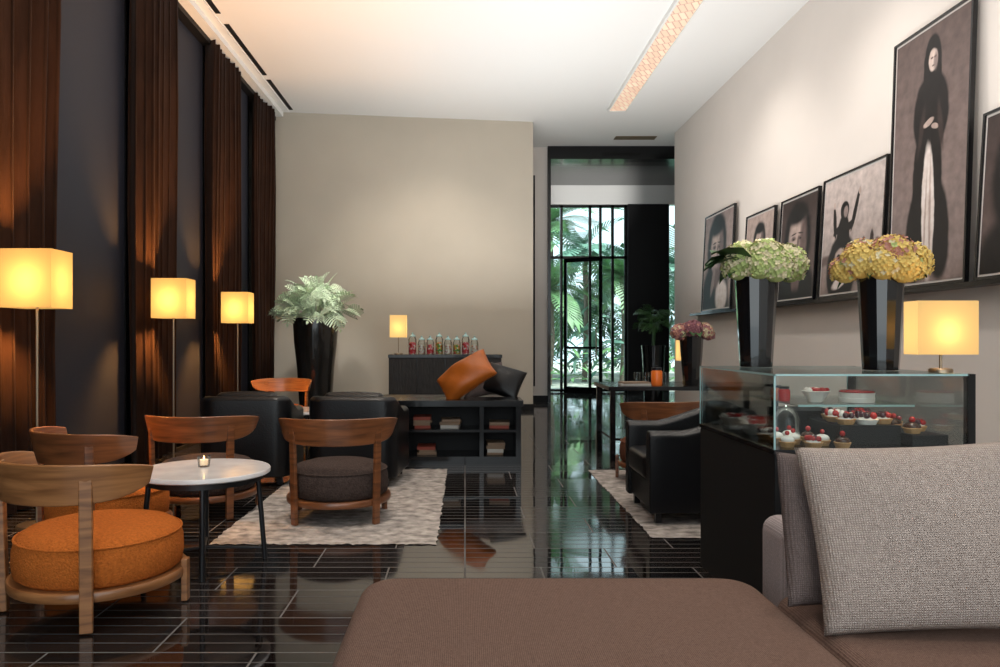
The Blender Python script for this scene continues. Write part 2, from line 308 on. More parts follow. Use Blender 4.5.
# ---------------------------------------------------------------- picture ledge and pictures
lg=empty('picture_ledge'); box('shelf',3.66,3.8,3.0,12.2,1.59,1.62,'black',lg); box('lip',3.655,3.665,3.0,12.2,1.59,1.625,'black',lg)
M['mount']=mat('mount_board',(.66,.62,.59),.6)
PC={'k':(.008,.006,.006),'d':(.035,.023,.021),'m':(.13,.088,.08),'g':(.25,.19,.175),'s':(.42,.32,.28),'w':(.66,.58,.54),'h':(.55,.44,.39)}
def photoprint(name,bg0,bg1,blobs,iw,b0,ih):
    """soft-edged monochrome photographic print: gradient + blurred ellipses"""
    m,nt,b=_nt(name); L=nt.links.new; N=nt.nodes.new
    tc=N('ShaderNodeTexCoord'); sp=N('ShaderNodeSeparateXYZ'); L(tc.outputs['Object'],sp.inputs[0])
    def math_(op,a,b_=None,c=None,clamp=False):
        n=N('ShaderNodeMath'); n.operation=op; n.use_clamp=clamp
        for i,x in enumerate((a,b_,c)):
            if x is None: continue
            if isinstance(x,(int,float)): n.inputs[i].default_value=x
            else: L(x,n.inputs[i])
        return n.outputs[0]
    ns=N('ShaderNodeTexNoise'); ns.inputs['Scale'].default_value=7; ns.inputs['Detail'].default_value=4; L(tc.outputs['Object'],ns.inputs['Vector'])
    wob=math_('MULTIPLY_ADD',ns.outputs['Fac'],.035,-.0175)
    U=math_('ADD',math_('MULTIPLY_ADD',sp.outputs['X'],.5/iw,.5),wob); V=math_('ADD',math_('MULTIPLY_ADD',sp.outputs['Z'],1/ih,-b0/ih),math_('MULTIPLY',wob,-1*iw/ih*1.5))
    asp=ih/(2*iw)
    g=N('ShaderNodeMix'); g.data_type='RGBA'; L(math_('ADD',V,0,clamp=True),g.inputs[0]); g.inputs[6].default_value=(*bg0,1); g.inputs[7].default_value=(*bg1,1)
    col=g.outputs[2]
    for (c,cx,cy,rx,ry,rot,soft) in blobs:
        dx=math_('SUBTRACT',U,cx); dy=math_('MULTIPLY',math_('SUBTRACT',V,cy),asp); cr,sr=math.cos(math.radians(rot)),math.sin(math.radians(rot))
        x=math_('ADD',math_('MULTIPLY',dx,cr/rx),math_('MULTIPLY',dy,sr/rx)); y=math_('ADD',math_('MULTIPLY',dx,-sr/ry),math_('MULTIPLY',dy,cr/ry))
        d=math_('SQRT',math_('ADD',math_('MULTIPLY',x,x),math_('MULTIPLY',y,y)))
        mr=N('ShaderNodeMapRange'); mr.interpolation_type='SMOOTHSTEP'; mr.inputs['From Min'].default_value=1+soft*.5; mr.inputs['From Max'].default_value=1-soft*.5
        mr.inputs['To Min'].default_value=0; mr.inputs['To Max'].default_value=1; L(d,mr.inputs['Value'])
        mx=N('ShaderNodeMix'); mx.data_type='RGBA'; L(mr.outputs[0],mx.inputs[0]); L(col,mx.inputs[6]); mx.inputs[7].default_value=(*PC[c],1); col=mx.outputs[2]
    n2=N('ShaderNodeTexNoise'); n2.inputs['Scale'].default_value=11; n2.inputs['Detail'].default_value=7; L(tc.outputs['Object'],n2.inputs['Vector'])
    gm=N('ShaderNodeMix'); gm.data_type='RGBA'; gm.blend_type='OVERLAY'; gm.inputs[0].default_value=.6; L(col,gm.inputs[6]); L(n2.outputs['Fac'],gm.inputs[7]); col=gm.outputs[2]
    L(col,b.inputs['Base Color']); b.inputs['Roughness'].default_value=.4; b.inputs['Specular IOR Level'].default_value=.35
    return m
def picture(ya,yb,h,bg0,bg1,blobs,name='framed_photograph',border=0.018):
    w=ya-yb; e=empty(name,(3.8-.125,(ya+yb)/2,1.628),rot=(-math.asin(.07/h),0,-PI/2))
    hw=w/2; fr=.02
    box('frame_bottom',-hw,hw,-.015,.02,0,fr,'black',e); box('frame_top',-hw,hw,-.015,.02,h-fr,h,'black',e)
    box('frame_left',-hw,-hw+fr,-.015,.02,fr,h-fr,'black',e); box('frame_right',hw-fr,hw,-.015,.02,fr,h-fr,'black',e)
    box('backing',-hw+fr,hw-fr,.0,.015,fr,h-fr,'mount',e)
    iw=hw-fr-border; b0=fr+border; ih=h-2*b0
    box('print',-iw,iw,-.003,0,b0,b0+ih,photoprint('photographic_print',bg0,bg1,blobs,iw,b0,ih),e)
# (colour, cx, cy, rx, ry, rotation, softness): radii in units of picture width
nun=[('g',.5,.02,.8,.20,0,.6),('k',.50,.36,.20,.74,0,.14),('k',.38,.20,.16,.44,-6,.25),('k',.66,.20,.15,.44,6,.25),('k',.52,.66,.24,.36,0,.14),('k',.53,.83,.125,.30,0,.12),
('w',.525,.27,.085,.58,2,.2),('s',.555,.25,.014,.50,2,.9),('s',.49,.22,.012,.44,-1,.9),('k',.38,.46,.07,.28,-6,.4),('d',.40,.60,.03,.2,-10,.9),('h',.535,.865,.060,.095,0,.25),('g',.57,.86,.028,.075,0,.9),
('m',.515,.876,.018,.010,0,.9),('m',.560,.876,.018,.010,0,.9),('m',.54,.842,.018,.007,0,.9),('s',.50,.625,.075,.030,14,.3),('s',.59,.60,.05,.024,-18,.3),('d',.66,.60,.03,.20,10,.8)]
picture(6.52,5.50,2.12,PC['g'],(.10,.068,.062),nun)
dance=[('g',.5,.05,.9,.22,0,.4),('m',.2,.30,.4,.05,3,.7),('m',.8,.32,.3,.04,-2,.7),('d',.85,.38,.03,.10,0,.4),('d',.72,.36,.03,.08,0,.4),('m',.93,.35,.05,.06,0,.5),
('k',.36,.20,.26,.32,0,.15),('k',.37,.48,.11,.20,0,.15),('k',.38,.70,.075,.085,0,.15),('g',.40,.69,.04,.05,0,.4),('k',.21,.62,.030,.15,10,.2),('k',.28,.55,.10,.030,25,.2),('k',.56,.68,.030,.19,-18,.2),('k',.48,.56,.08,.035,30,.2),
('s',.19,.77,.02,.03,0,.3),('s',.62,.83,.02,.03,0,.3),('s',.34,.30,.10,.085,10,.3),('k',.31,.31,.03,.025,0,.4),('k',.375,.31,.03,.025,0,.4),('w',.37,.10,.16,.05,20,.4),('d',.30,.16,.10,.03,-30,.5),('w',.78,.14,.07,.22,0,.3),('k',.78,.33,.045,.05,0,.3)]
picture(7.80,6.62,1.22,(.30,.24,.22),(.52,.44,.41),dance)
def face(cx,cy,s,hair='k',dark='m'):
    F=lambda c,x,y,rx,ry,r,so:(c,cx+x*s,cy+y*s,rx*s,ry*s,r,so)
    return [F(hair,0,.02,.46,.60,0,.25),F(hair,0,-.55,.62,.45,0,.3),F('m',.02,-.42,.14,.30,0,.5),F('g',0,0,.28,.40,0,.25),F('s',-.06,.03,.20,.33,0,.8),F(dark,.21,-.02,.11,.36,0,.9),F(hair,0,.32,.32,.14,8,.7),
     F('m',-.11,.045,.08,.035,0,.9),F('m',.115,.045,.075,.035,0,.9),F('k',-.11,.04,.030,.014,0,.8),F('k',.115,.04,.030,.014,0,.8),F('d',-.11,.10,.09,.012,6,1),F('d',.115,.10,.085,.012,-6,1),
     F('m',.045,-.03,.03,.12,0,1),F('m',.01,-.115,.05,.016,0,1),F('d',.005,-.19,.075,.020,0,.9),F('m',.02,-.33,.16,.08,0,1),F('k',.0,-.80,.70,.30,0,.4)]
picture(8.85,7.90,1.2,PC['m'],PC['d'],face(.48,.56,.85))
picture(9.95,9.02,1.2,PC['g'],PC['s'],[('k',.5,.12,.42,.38,0,.2)]+face(.5,.68,.5))
picture(11.65,10.38,1.47,PC['s'],PC['g'],face(.45,.62,.75)+[('w',.68,.12,.2,.2,15,.4),('g',.36,.28,.05,.18,-20,.5)])
picture(5.40,4.45,1.2,PC['m'],PC['d'],face(.5,.55,.9))
# ---------------------------------------------------------------- seating
def chair(x,y,rz,cush,wood='walnut',sc=1):
    e=empty('lounge_chair',(x,y,.0),rz); e.scale=(sc,sc,1)
    lathe('seat_cushion',[(0,.387),(.12,.386),(.22,.378),(.285,.361),(.318,.334),(.330,.29),(.332,.23),(.325,.18),(.305,.163),(0,.16)],cush,e,48,ang=60)
    lathe('piping',[(.322+.005*math.cos(t),.333+.005*math.sin(t)) for t in [k*PI/4 for k in range(8)]],cush,e,48,closed=True)
    lathe('seat_ring',[(.28,.122),(.345,.122),(.350,.129),(.350,.156),(.345,.163),(.28,.163)],wood,e,48,closed=True)
    for i,a in enumerate((-90-46,-90+46)):
        t=math.radians(a); R=.362
        box(f'back_post_{i}',-.013,.013,-.024,.024,0.008,.67,wood,e,.004,loc=(R*math.cos(t),R*math.sin(t),0),rot=(0,math.radians(1.5),t))
    for i,a in enumerate((90-58,90+58)):
        t=math.radians(a); R=.352
        box(f'front_leg_{i}',-.013,.013,-.022,.022,0.008,.2,wood,e,.004,loc=(R*math.cos(t),R*math.sin(t),0),rot=(0,0,t))
    arcband('back_rest',.352,-90-82,-90+82,.525,.70,.022,wood,e)
    return e
chair(-1.66,3.42,math.radians(-28),'orange','oak',1.07)
chair(-2.08,4.38,math.radians(-35),'orange')
chair(-1.81,5.26,math.radians(-4),'brownfab')
chair(-.855,5.10,math.radians(4),'brownfab')
chair(1.66,6.42,math.radians(14),'rustfab')
chair(-2.35,9.5,math.radians(175),'orange','oak')
def armchair(x,y,rz,name='leather_armchair',z=.009):
    e=empty(name,(x,y,z),rz)
    path=[];W=.37;D=.37;r=.14
    for k in range(9): path.append((W,D-(D+D-r)*k/8))
    for k in range(1,9): a=-PI/2*k/8; path.append((W-r+r*math.cos(a),-D+r+r*math.sin(a)))
    half=path+[(x_,-D) for x_ in (.15,.08,0)]
    full=half+[(-a,b_) for a,b_ in half[-2::-1]]
    n=len(full); v=[];f=[];T=.11
    for i,(px,py) in enumerate(full):
        a=full[max(0,i-1)]; b_=full[min(n-1,i+1)]; tx,ty=b_[0]-a[0],b_[1]-a[1]; l=math.hypot(tx,ty); nx,ny=-ty/l,tx/l
        if nx*(-px)+ny*(-py)<0: nx,ny=-nx,-ny
        zt=.60+.13*max(0,min(1,(-py+.12)/.4))
        for (o_,z) in ((0,.07),(0,zt-.03),(.03,zt),(T-.03,zt),(T,zt-.03),(T,.07)): v.append((px+nx*o_,py+ny*o_,z))
    for i in range(n-1):
        for k in range(6):
            l=(k+1)%6; f.append((i*6+k,i*6+l,(i+1)*6+l,(i+1)*6+k))
    f.append(tuple(range(5,-1,-1))); f.append(tuple((n-1)*6+k for k in range(6)))
    o=mk('shell',v,f,'leather',e,True,ang=50)
    b=o.modifiers.new('b','BEVEL'); b.width=.012; b.segments=3
    box('seat_base',-.26,.26,-.26,.35,.08,.26,'leather',e,.01)
    rslab('seat_cushion',-.255,.255,-.25,.38,.262,.43,.05,.045,'leather',e,.015)
    rslab('back_cushion',-.25,.25,-.06,.06,0,.34,.05,.05,'leather',e,.01,loc=(0,-.19,.42),rot=(math.radians(8),0,0))
    for i,(a,b_) in enumerate(((.3,.3),(-.3,.3),(.28,-.28),(-.28,-.28))): box(f'foot_{i}',a-.02,a+.02,b_-.02,b_+.02,0,.08,'darkmetal',e)
    return e
armchair(1.56,5.2,PI/2)
armchair(-.90,6.42,math.radians(-4))
armchair(-1.82,6.45,math.radians(3))
# marble side tables
def sidetable(x,y,name='marble_side_table',h=.51,r=.345,top='marble',rz=.3):
    e=empty(name,(x,y,0),rz)
    lathe('top',[(0,h),(r-.004,h),(r,h-.005),(r,h-.022),(r-.008,h-.028),(0,h-.028)],top,e,56)
    lathe('apron',[(r-.05,h-.028),(r-.04,h-.028),(r-.04,h-.06),(r-.05,h-.06)],'darkmetal',e,48,closed=True)
    for k in range(4):
        a=k*PI/2; c,s=math.cos(a),math.sin(a)
        tube(f'leg_{k}',[((r-.07)*c,(r-.07)*s,h-.03),((r-.05)*c,(r-.05)*s,.25),((r-.03)*c,(r-.03)*s,0)],.014,'darkmetal',e)
        tube(f'stretcher_{k}',[(.0,.0,.09),((r-.04)*c*.5,(r-.04)*s*.5,.075),((r-.035)*c,(r-.035)*s,.06)],.008,'darkmetal',e)
    return e
sidetable(-1.40,4.03)
sidetable(-1.62,7.55,h=.5,r=.32)
cd=empty('votive_candle',(-1.42,4.08,.51))
lathe('glass_cup',[(0,.002),(.030,.002),(.036,.06),(.033,.06),(.028,.01),(0,.01)],'glass',cd,24); lathe('wax',[(0,.04),(.028,.04),(.026,.012),(0,.012)],'wax',cd,20); lathe('flame',[(0,.042),(.004,.046),(.003,.055),(0,.062)],'flame',cd,10)
# rugs
def rug(x0,x1,y0,y1):
    nx,ny=60,70;v=[];f=[]
    for i in range(nx+1):
        for j in range(ny+1):
            jx=random.uniform(-.008,.008) if i in (0,nx) else 0; jy=random.uniform(-.008,.008) if j in (0,ny) else 0
            v.append((x0+(x1-x0)*i/nx+jx,y0+(y1-y0)*j/ny+jy,.002+.006*random.random()))
    for i in range(nx):
        for j in range(ny): a=i*(ny+1)+j; f.append((a,a+ny+1,a+ny+2,a+1))
    mk('area_rug',v,f,'rug',None,True,ang=180)
rug(-1.5,-.165,4.39,6.95); rug(1.13,3.3,4.53,6.9)
# ---------------------------------------------------------------- lamps
def lamp(name,x,y,zb,zt,w,d,stem0,m='shade',power=30,base=.12):
    e=empty(name,(x,y,stem0))
    zb-=stem0; zt-=stem0
    lathe('base',[(0,.018),(base-.005,.018),(base,.012),(base,0),(0,0)],'steel',e,32)
    tube('stem',[(0,0,.015),(0,0,zb+.08)],.009 if zb>.5 else .006,'steel',e)
    hw,hd=w/2,d/2
    v=[(-hw,-hd,zb),(hw,-hd,zb),(hw,hd,zb),(-hw,hd,zb),(-hw,-hd,zt),(hw,-hd,zt),(hw,hd,zt),(-hw,hd,zt)]
    mk('shade',v,[(0,1,5,4),(1,2,6,5),(2,3,7,6),(3,0,4,7)],m,e,False)
    lathe('bulb',[(0,zb+.20*(zt-zb)/.3),(.012,zb+.08),(.02,zb+.06),(0,zb+.03)],'flame',e,12)
    l=bpy.data.lights.new('bulb_light','POINT'); l.energy=power; l.color=(1,.46,.12); l.shadow_soft_size=.05
    o=bpy.data.objects.new('bulb_light',l); S.collection.objects.link(o); o.parent=e; o.location=(0,0,(zb+zt)/2-.02)
    return e
for y in (4.83,7.09,9.09): lamp('floor_lamp',-2.755,y,1.405,1.775,.32,.26,0,power=170)
lamp('table_lamp',1.985,3.13,1.140,1.362,.25,.10,1.064,'shade2',5,.045)
# ---------------------------------------------------------------- foreground sofa
sf=empty('sectional_sofa')
box('plinth',-.28,2.9,.7,2.4,0,.14,'blackmat',sf,.01)
rslab('chaise_base',-.34,.95,.55,2.49,.12,.27,.10,.03,'chaise',sf)
rslab('chaise_cushion',-.34,.955,.50,2.52,.262,.415,.12,.06,'chaise',sf,.012)
rslab('seat_base',.96,3.0,.8,2.4,.12,.27,.04,.03,'chaise',sf)
rslab('seat_cushion',.962,3.0,.75,2.36,.262,.41,.06,.05,'chaise',sf,.008)
rslab('back_rest',1.02,3.0,2.37,2.62,.14,.60,.06,.05,'sofaback',sf)
pillow('scatter_cushion',.66,.51,.19,'pillow',None,(1.285,2.06,.665),(math.radians(72),math.radians(-3),math.radians(-5)),wr=.04,seed=3)
pillow('scatter_cushion',.50,.44,.15,'pillow2',None,(1.17,2.235,.635),(math.radians(76),math.radians(4),math.radians(10)),wr=.04,seed=5)
# ---------------------------------------------------------------- display case
dc=empty('pastry_display_case')
X0,X1,Y0,Y1,ZB,ZT=1.255,2.04,3.04,4.0,.755,1.062
box('cabinet',X0,X1,Y0,Y1,0,ZB-.02,'blackmat',dc,.004); box('counter',X0-.004,X1+.03,Y0-.004,Y1+.004,ZB-.02,ZB,'black',dc)
t=.008
box('glass_top',X0,X1,Y0,Y1,ZT-t,ZT,'glass',dc); box('glass_left',X0,X0+.006,Y0,Y1,ZB,ZT-t,'glass',dc); box('glass_front',X0,X1,Y0,Y0+.006,ZB,ZT-t,'glass',dc); box('glass_back',X0,X1,Y1-.006,Y1,ZB,ZT-t,'glass',dc)
for i,(a,b_,c,d) in enumerate(((X0,X1,Y0,Y0),(X0,X1,Y1,Y1),(X0,X0,Y0,Y1),(X1,X1,Y0,Y1))): box(f'glass_edge_{i}',a-.003,b_+.003,c-.003,d+.003,ZT-t,ZT,'glassedge',dc)
for i,(a,b_) in enumerate(((X0,Y0),(X0,Y1),(X1,Y1))): box(f'glass_corner_{i}',a-.003,a+.003,b_-.003,b_+.003,ZB,ZT-t,'glassedge',dc)
box('frame_post',X1-.0,X1+.03,Y0,Y0+.03,ZB,ZT,'black',dc); box('frame_post_rear',X1-.0,X1+.03,Y1-.03,Y1,ZB,ZT,'black',dc)
box('glass_right',X1,X1+.006,Y0+.03,Y1-.03,ZB,ZT-t,'glass',dc)
box('glass_shelf',X0+.25,X1-.01,Y0+.35,Y1-.02,.90,.906,'glass',dc); box('shelf_edge',X0+.25,X1-.01,Y0+.345,Y0+.35,.898,.908,'glassedge',dc)
box('riser_a',1.60,1.86,3.20,3.50,ZB,.835,'blackmat',dc); box('riser_b',1.88,2.03,3.15,3.6,ZB,.80,'blackmat',dc); box('riser_c',1.55,1.80,3.6,3.85,ZB,.86,'blackmat',dc)
def sph(v,f,idx,c,r,mi,n=8,mlt=5,sz=1):
    b0=len(v)
    for i in range(mlt+1):
        ph=PI*i/mlt
        for j in range(n): th=2*PI*j/n; v.append((c[0]+r*math.sin(ph)*math.cos(th),c[1]+r*math.sin(ph)*math.sin(th),c[2]+r*sz*math.cos(ph)))
    for i in range(mlt):
        for j in range(n):
            k=(j+1)%n; f.append((b0+i*n+j,b0+(i+1)*n+j,b0+(i+1)*n+k,b0+i*n+k)); idx.append(mi)
TM=['red','darkberry','cream','choc']
def tart(x,y,z,kind,r=.04):
    e=empty('berry_tart' if kind else 'cream_cake',(x,y,z+.0005)); lathe('crust',[(0,0),(r*.75,0),(r,.022),(r*.93,.024),(0,.02)],'pastry' if kind!=2 else 'cream',e,20)
    v=[];f=[];ix=[]
    if kind==0:
        sph(v,f,ix,(0,0,.03),r*.85,2,12,8,.6); sph(v,f,ix,(0,0,.058),r*.3,0)
    elif kind==4:
        sph(v,f,ix,(0,0,.026),r*.9,3,12,8,.7); sph(v,f,ix,(0,0,.058),r*.35,0)
    else:
        sph(v,f,ix,(0,0,.02),r*.8,2,10,6,.5)
        for k in range(12):
            a=k*2.4; rr=r*.75*math.sqrt(k/12); sph(v,f,ix,(rr*math.cos(a),rr*math.sin(a),.042-.1*rr),r*random.uniform(.22,.36),random.choice((0,0,1,2) if kind==1 else (0,1,1)))
    mk('topping',v,f,TM,e,True,idx=ix)
for (x,y,k) in ((1.34,3.12,0),(1.40,3.2,0),(1.44,3.10,1),(1.35,3.25,0),(1.51,3.17,0),(1.50,3.28,4),(1.43,3.31,0),(1.56,3.10,4),(1.35,3.37,1)): tart(x,y,ZB,k,.034 if k!=1 else .038)
for i,(x,y) in enumerate(((1.65,3.25),(1.74,3.25),(1.82,3.27),(1.66,3.36),(1.76,3.37),(1.82,3.45),(1.68,3.45))): tart(x,y,.835,(1,2,3)[i%3],.040+.008*(i%2))
for i,(x,y) in enumerate(((1.92,3.22),(1.99,3.3),(1.93,3.38),(1.99,3.48))): tart(x,y,.80,(4,3)[i%2],.038)
def bowl(x,y,z):
    e=empty('dessert_bowl',(x,y,z+.0005)); lathe('bowl',[(0,.0),(.03,.0),(.06,.05),(.064,.052),(.06,.054),(.028,.01),(0,.01)],'cream',e,24)
    v=[];f=[];ix=[]
    for k in range(14): a=k*2.4; rr=.05*math.sqrt(k/14); sph(v,f,ix,(rr*math.cos(a),rr*math.sin(a),.055),.014,k%3>0)
    mk('berries',v,f,['cream','red'],e,True,idx=ix)
bowl(1.36,3.55,ZB); bowl(1.42,3.72,ZB); bowl(1.37,3.86,ZB); bowl(1.66,3.55,.9065)
# layered cake on the glass shelf and small preserve jars
ckk=empty('layer_cake',(1.86,3.56,.9065)); lathe('sponge',[(0,0),(.075,0),(.078,.02),(.075,.022),(.078,.045),(0,.045)],'cream',ckk,28); lathe('glaze',[(0,.0455),(.076,.0455),(.078,.05),(.07,.055),(0,.056)],'red',ckk,28)
for k in range(3):
    j=empty('preserve_jar',(1.54+.0*k,3.62+.09*k,.9065)); lathe('body',[(0,0),(.026,0),(.028,.01),(.028,.05),(.022,.058),(0,.058)],('red','orangec','cream')[k],j,18); lathe('lid',[(0,.059),(.024,.059),(.024,.07),(0,.071)],'darkmetal',j,18)
ck=empty('glass_cloche',(1.48,3.46,ZB+.001)); lathe('dome',[(.06,.007),(.062,.08),(.045,.12),(.02,.135),(.006,.137),(.010,.140),(.010,.142),(0,.143)],'glass',ck,28); lathe('plate',[(0,0),(.07,0),(.072,.006),(0,.006)],'cream',ck,28)
# vases with hydrangeas
def bouquet(e,z,heads,mats,hr,leafcol='leaf_dark',nl=9,lr=.14,leafdir=None):
    v=[];f=[];ix=[];r=random.Random(len(heads)*7+int(z*10))
    for (cx,cy,cz,R) in heads:
        R*=hr; N=210; base=r.random()*len(mats)
        for k in range(N):
            yy=1-2*(k+.5)/N
            if yy<-.6: continue
            rad=math.sqrt(1-yy*yy); th=k*2.39996
            n=Vector((rad*math.cos(th),rad*math.sin(th),yy)); p=Vector((cx,cy,cz+z))+n*R*(.90+.16*r.random())
            q=n.to_track_quat('Z','Y').to_matrix()@Euler((r.uniform(-.3,.3),r.uniform(-.3,.3),r.random()*6)).to_matrix(); s=R*.17
            mi=int(base+r.gauss(0,.6))%len(mats)
            for a in range(4):
                t=a*PI/2; b0=len(v)
                for (u,w_,h) in ((0,0,0),(.6,-.5,.25),(1.1,0,.45),(.6,.5,.25)):
                    x=u*math.cos(t)-w_*math.sin(t); y=u*math.sin(t)+w_*math.cos(t); v.append(p+q@Vector((x*s,y*s,h*s)))
                f.append((b0,b0+1,b0+2,b0+3)); ix.append(mi)
        sph(v,f,ix,(cx,cy,cz+z),R*.88,0,12,8)
    mk('blooms',v,f,mats,e,False,idx=ix)
    v=[];f=[]
    for k in range(nl):
        a=k*2*PI/nl+r.random()*.5; L=lr*(.8+.4*r.random()); up=r.uniform(.0,.35)
        if leafdir is not None and k%2==0: a=leafdir+r.uniform(-.7,.7); L*=1.25; up+=.2
        c,s=math.cos(a),math.sin(a); b0=len(v); w_=L*.40
        for (t,ww,dz) in ((.25,0,0),(.45,.8,.03),(.75,1,.03),(1.0,.65,.0),(1.2,0,-.05)):
            z_=z+up*L*t+dz
            v.append((c*L*t-s*w_*ww,s*L*t+c*w_*ww,z_)); v.append((c*L*t,s*L*t,z_-.012)); v.append((c*L*t+s*w_*ww,s*L*t-c*w_*ww,z_))
        for i in range(4): f.append((b0+i*3,b0+i*3+3,b0+i*3+4,b0+i*3+1)); f.append((b0+i*3+1,b0+i*3+4,b0+i*3+5,b0+i*3+2))
    mk('leaves',v,f,leafcol,e,True,ang=180)
    for k in range(5): tube(f'flower_stem_{k}',[(0,0,z-.2),(.03*math.cos(k),.03*math.sin(k),z-.1),(.06*math.cos(k*1.3),.06*math.sin(k*1.3),z+.02)],.004,leafcol,e)
def vase(x,y,z,h,rt,rb,heads,mats,name='hydrangea_vase',**k):
    e=empty(name,(x,y,z))
    lathe('vase',[(0,0),(rb,0),(rb*1.02,.01),(rb*1.05,h*.1),(rt*.90,h*.6),(rt*.98,h*.95),(rt,h),(rt*.94,h),(rt*.8,h*.6),(rb*.9,.02),(0,.02)],'vase',e,14,ang=20)
    bouquet(e,h,heads,mats,1.1,**k); return e
vase(1.49,3.84,1.064,.465,.105,.078,[(-.09,-.02,.05,.08),(.02,-.06,.08,.085),(.15,-.02,.06,.085),(.08,.06,.10,.075),(-.04,.08,.10,.075),(.19,.04,.03,.065),(.06,-.1,.03,.075),(-.02,-.09,.04,.07)],['fl_green','fl_cream','fl_green','fl_cream'],lr=.17,leafdir=PI)
vase(1.895,3.42,1.064,.435,.098,.074,[(-.10,-.02,.05,.075),(.02,-.06,.08,.08),(.12,-.02,.05,.08),(.05,.06,.09,.075),(-.05,.07,.09,.07),(.16,.04,.02,.055),(-.14,.04,.02,.06),(.05,-.1,.02,.07),(-.04,-.09,.03,.065)],['fl_yellow','fl_cream','fl_pink','fl_yellow','fl_green'],lr=.13)
# ---------------------------------------------------------------- console table (right group)
ct=empty('console_table',(1.42,7.4,0))
box('top',0,1.7,0,.85,.70,.74,'black',ct,.003); box('lower_shelf',.05,1.65,.05,.8,.2,.225,'black',ct)
for i,(a,b_) in enumerate(((.02,.02),(1.63,.02),(.02,.78),(1.63,.78))): box(f'leg_{i}',a,a+.05,b_,b_+.05,0,.70,'black',ct)
vase(2.30,7.62,.742,.50,.12,.08,[(-.12,0,.03,.08),(0,-.06,.06,.085),(.13,0,.04,.08),(.0,.1,.06,.075),(.18,.03,.01,.06)],['fl_purple','fl_pink','fl_cream'],lr=.15)
def stack(name,x,y,z,spec,rz=0):
    e=empty(name,(x,y,z),rz); zz=0
    for i,(w_,d,h,m_) in enumerate(spec): box(f'book_{i}',-w_/2,w_/2,-d/2,d/2,zz,zz+h,m_,e,.002,rot=(0,0,random.uniform(-.1,.1))); zz+=h+.0005
stack('book_stack',1.72,7.62,.741,[(.3,.22,.02,'book1'),(.28,.2,.015,'book3')])
jar=empty('orange_candle_jar',(1.93,7.55,.742)); lathe('jar',[(0,0),(.05,0),(.055,.02),(.055,.14),(.045,.155),(0,.155)],'orangec',jar,24); lathe('lid',[(0,.156),(.05,.156),(.05,.18),(.01,.185),(.012,.2),(0,.205)],'darkmetal',jar,24)
for k in range(3):
    g=empty('drinking_glass',(1.80+.09*(k%2)+.3*(k==2),7.85,.742)); lathe('bowl',[(0,0),(.03,0),(.036,.12),(.034,.12),(.028,.006),(0,.006)],'glass',g,18)
lamp('table_lamp',2.38,8.05,.98,1.2,.2,.14,.742,'shade2',4,.05)
# ---------------------------------------------------------------- bookshelf unit with daybed behind
bs=empty('low_bookshelf',(-.62,7.2,0))
W=1.16;D=.45;H=.62
box('top',-.02,W+.02,-.02,D,H-.06,H,'black',bs,.003); box('bottom',0,W,0,D,.0,.08,'black',bs); box('side_l',0,.05,0.02,D,.08,H-.06,'black',bs); box('side_r',W-.05,W,0.02,D,.08,H-.06,'black',bs)
box('divider',.76,.80,.02,D,.08,H-.06,'black',bs); box('shelf',.05,W-.05,.03,D,.31,.335,'black',bs); box('back',.05,W-.05,D-.02,D,.08,H-.06,'blackmat',bs)
for (x,z,n) in ((-.42,.337,4),(-.14,.337,3),(-.38,.082,3),(.30,.082,4),(.34,.337,2)):
    stack('book_stack',x,7.42,z,[(random.uniform(.15,.2),.25,random.uniform(.02,.035),random.choice(('book1','book2','book3','book3'))) for _ in range(n)])
ds=empty('leather_daybed',(-.1,8.3,0))
rslab('base',-1.0,.62,-.6,.55,.12,.34,.05,.03,'leather',ds); rslab('mattress',-1.0,.62,-.6,.55,.34,.56,.06,.05,'leather',ds,.01)
for i,(a,b_) in enumerate(((-.9,-.5),(.55,-.5),(-.9,.5),(.55,.5))): box(f'foot_{i}',a-.025,a+.025,b_-.025,b_+.025,0,.13,'darkmetal',ds)
pillow('orange_leather_cushion',.58,.34,.24,'orangeleather',None,(.00,7.44,.845),(math.radians(55),math.radians(-34),math.radians(-8)),wr=.10,seed=2,fold=.03)
pillow('dark_cushion',.50,.34,.18,'pillow2',None,(.20,7.95,.77),(math.radians(60),math.radians(-12),math.radians(10)),wr=.05,seed=9)
pillow('dark_cushion',.42,.34,.16,'leather',None,(.40,7.86,.77),(math.radians(60),math.radians(15),math.radians(-20)),wr=.05,seed=12)
# ---------------------------------------------------------------- sideboard, jars
sb=empty('sideboard',(-1.15,11.3,0)); box('body',0,1.7,0,.5,.08,.93,'ripple',sb,.006); box('top',-.01,1.71,-.01,.51,.93,.98,'black',sb,.003); box('plinth',.04,1.66,.04,.46,0,.08,'blackmat',sb)
for k in range(1,4): box(f'door_gap_{k}',.425*k-.004,.425*k+.004,-.002,.002,.1,.92,'black',sb)
cols=['candy_a','candy_b','candy_a','candy_c','candy_b','candy_c','candy_a','candy_b']
for k in range(8):
    x=-.80+k*.135; hh=.22+.05*(k%3==0)
    e=empty('candy_jar',(x,11.42+.10*(k%2),.981)); lathe('glass_body',[(0,0),(.055,0),(.06,.01),(.06,hh-.04),(.045,hh-.01),(.045,hh)],'glass',e,20); lathe('candy',[(0,.008),(.054,.008),(.054,hh*.60),(.03,hh*.68),(0,hh*.7)],cols[k],e,18)
    lathe('lid',[(.05,hh),(.05,hh+.012),(.02,hh+.03),(.012,hh+.045),(.016,hh+.06),(0,hh+.066)],'glassedge',e,18)
lamp('table_lamp',-1.02,11.5,1.24,1.58,.25,.2,.982,'shade2',7,.07)
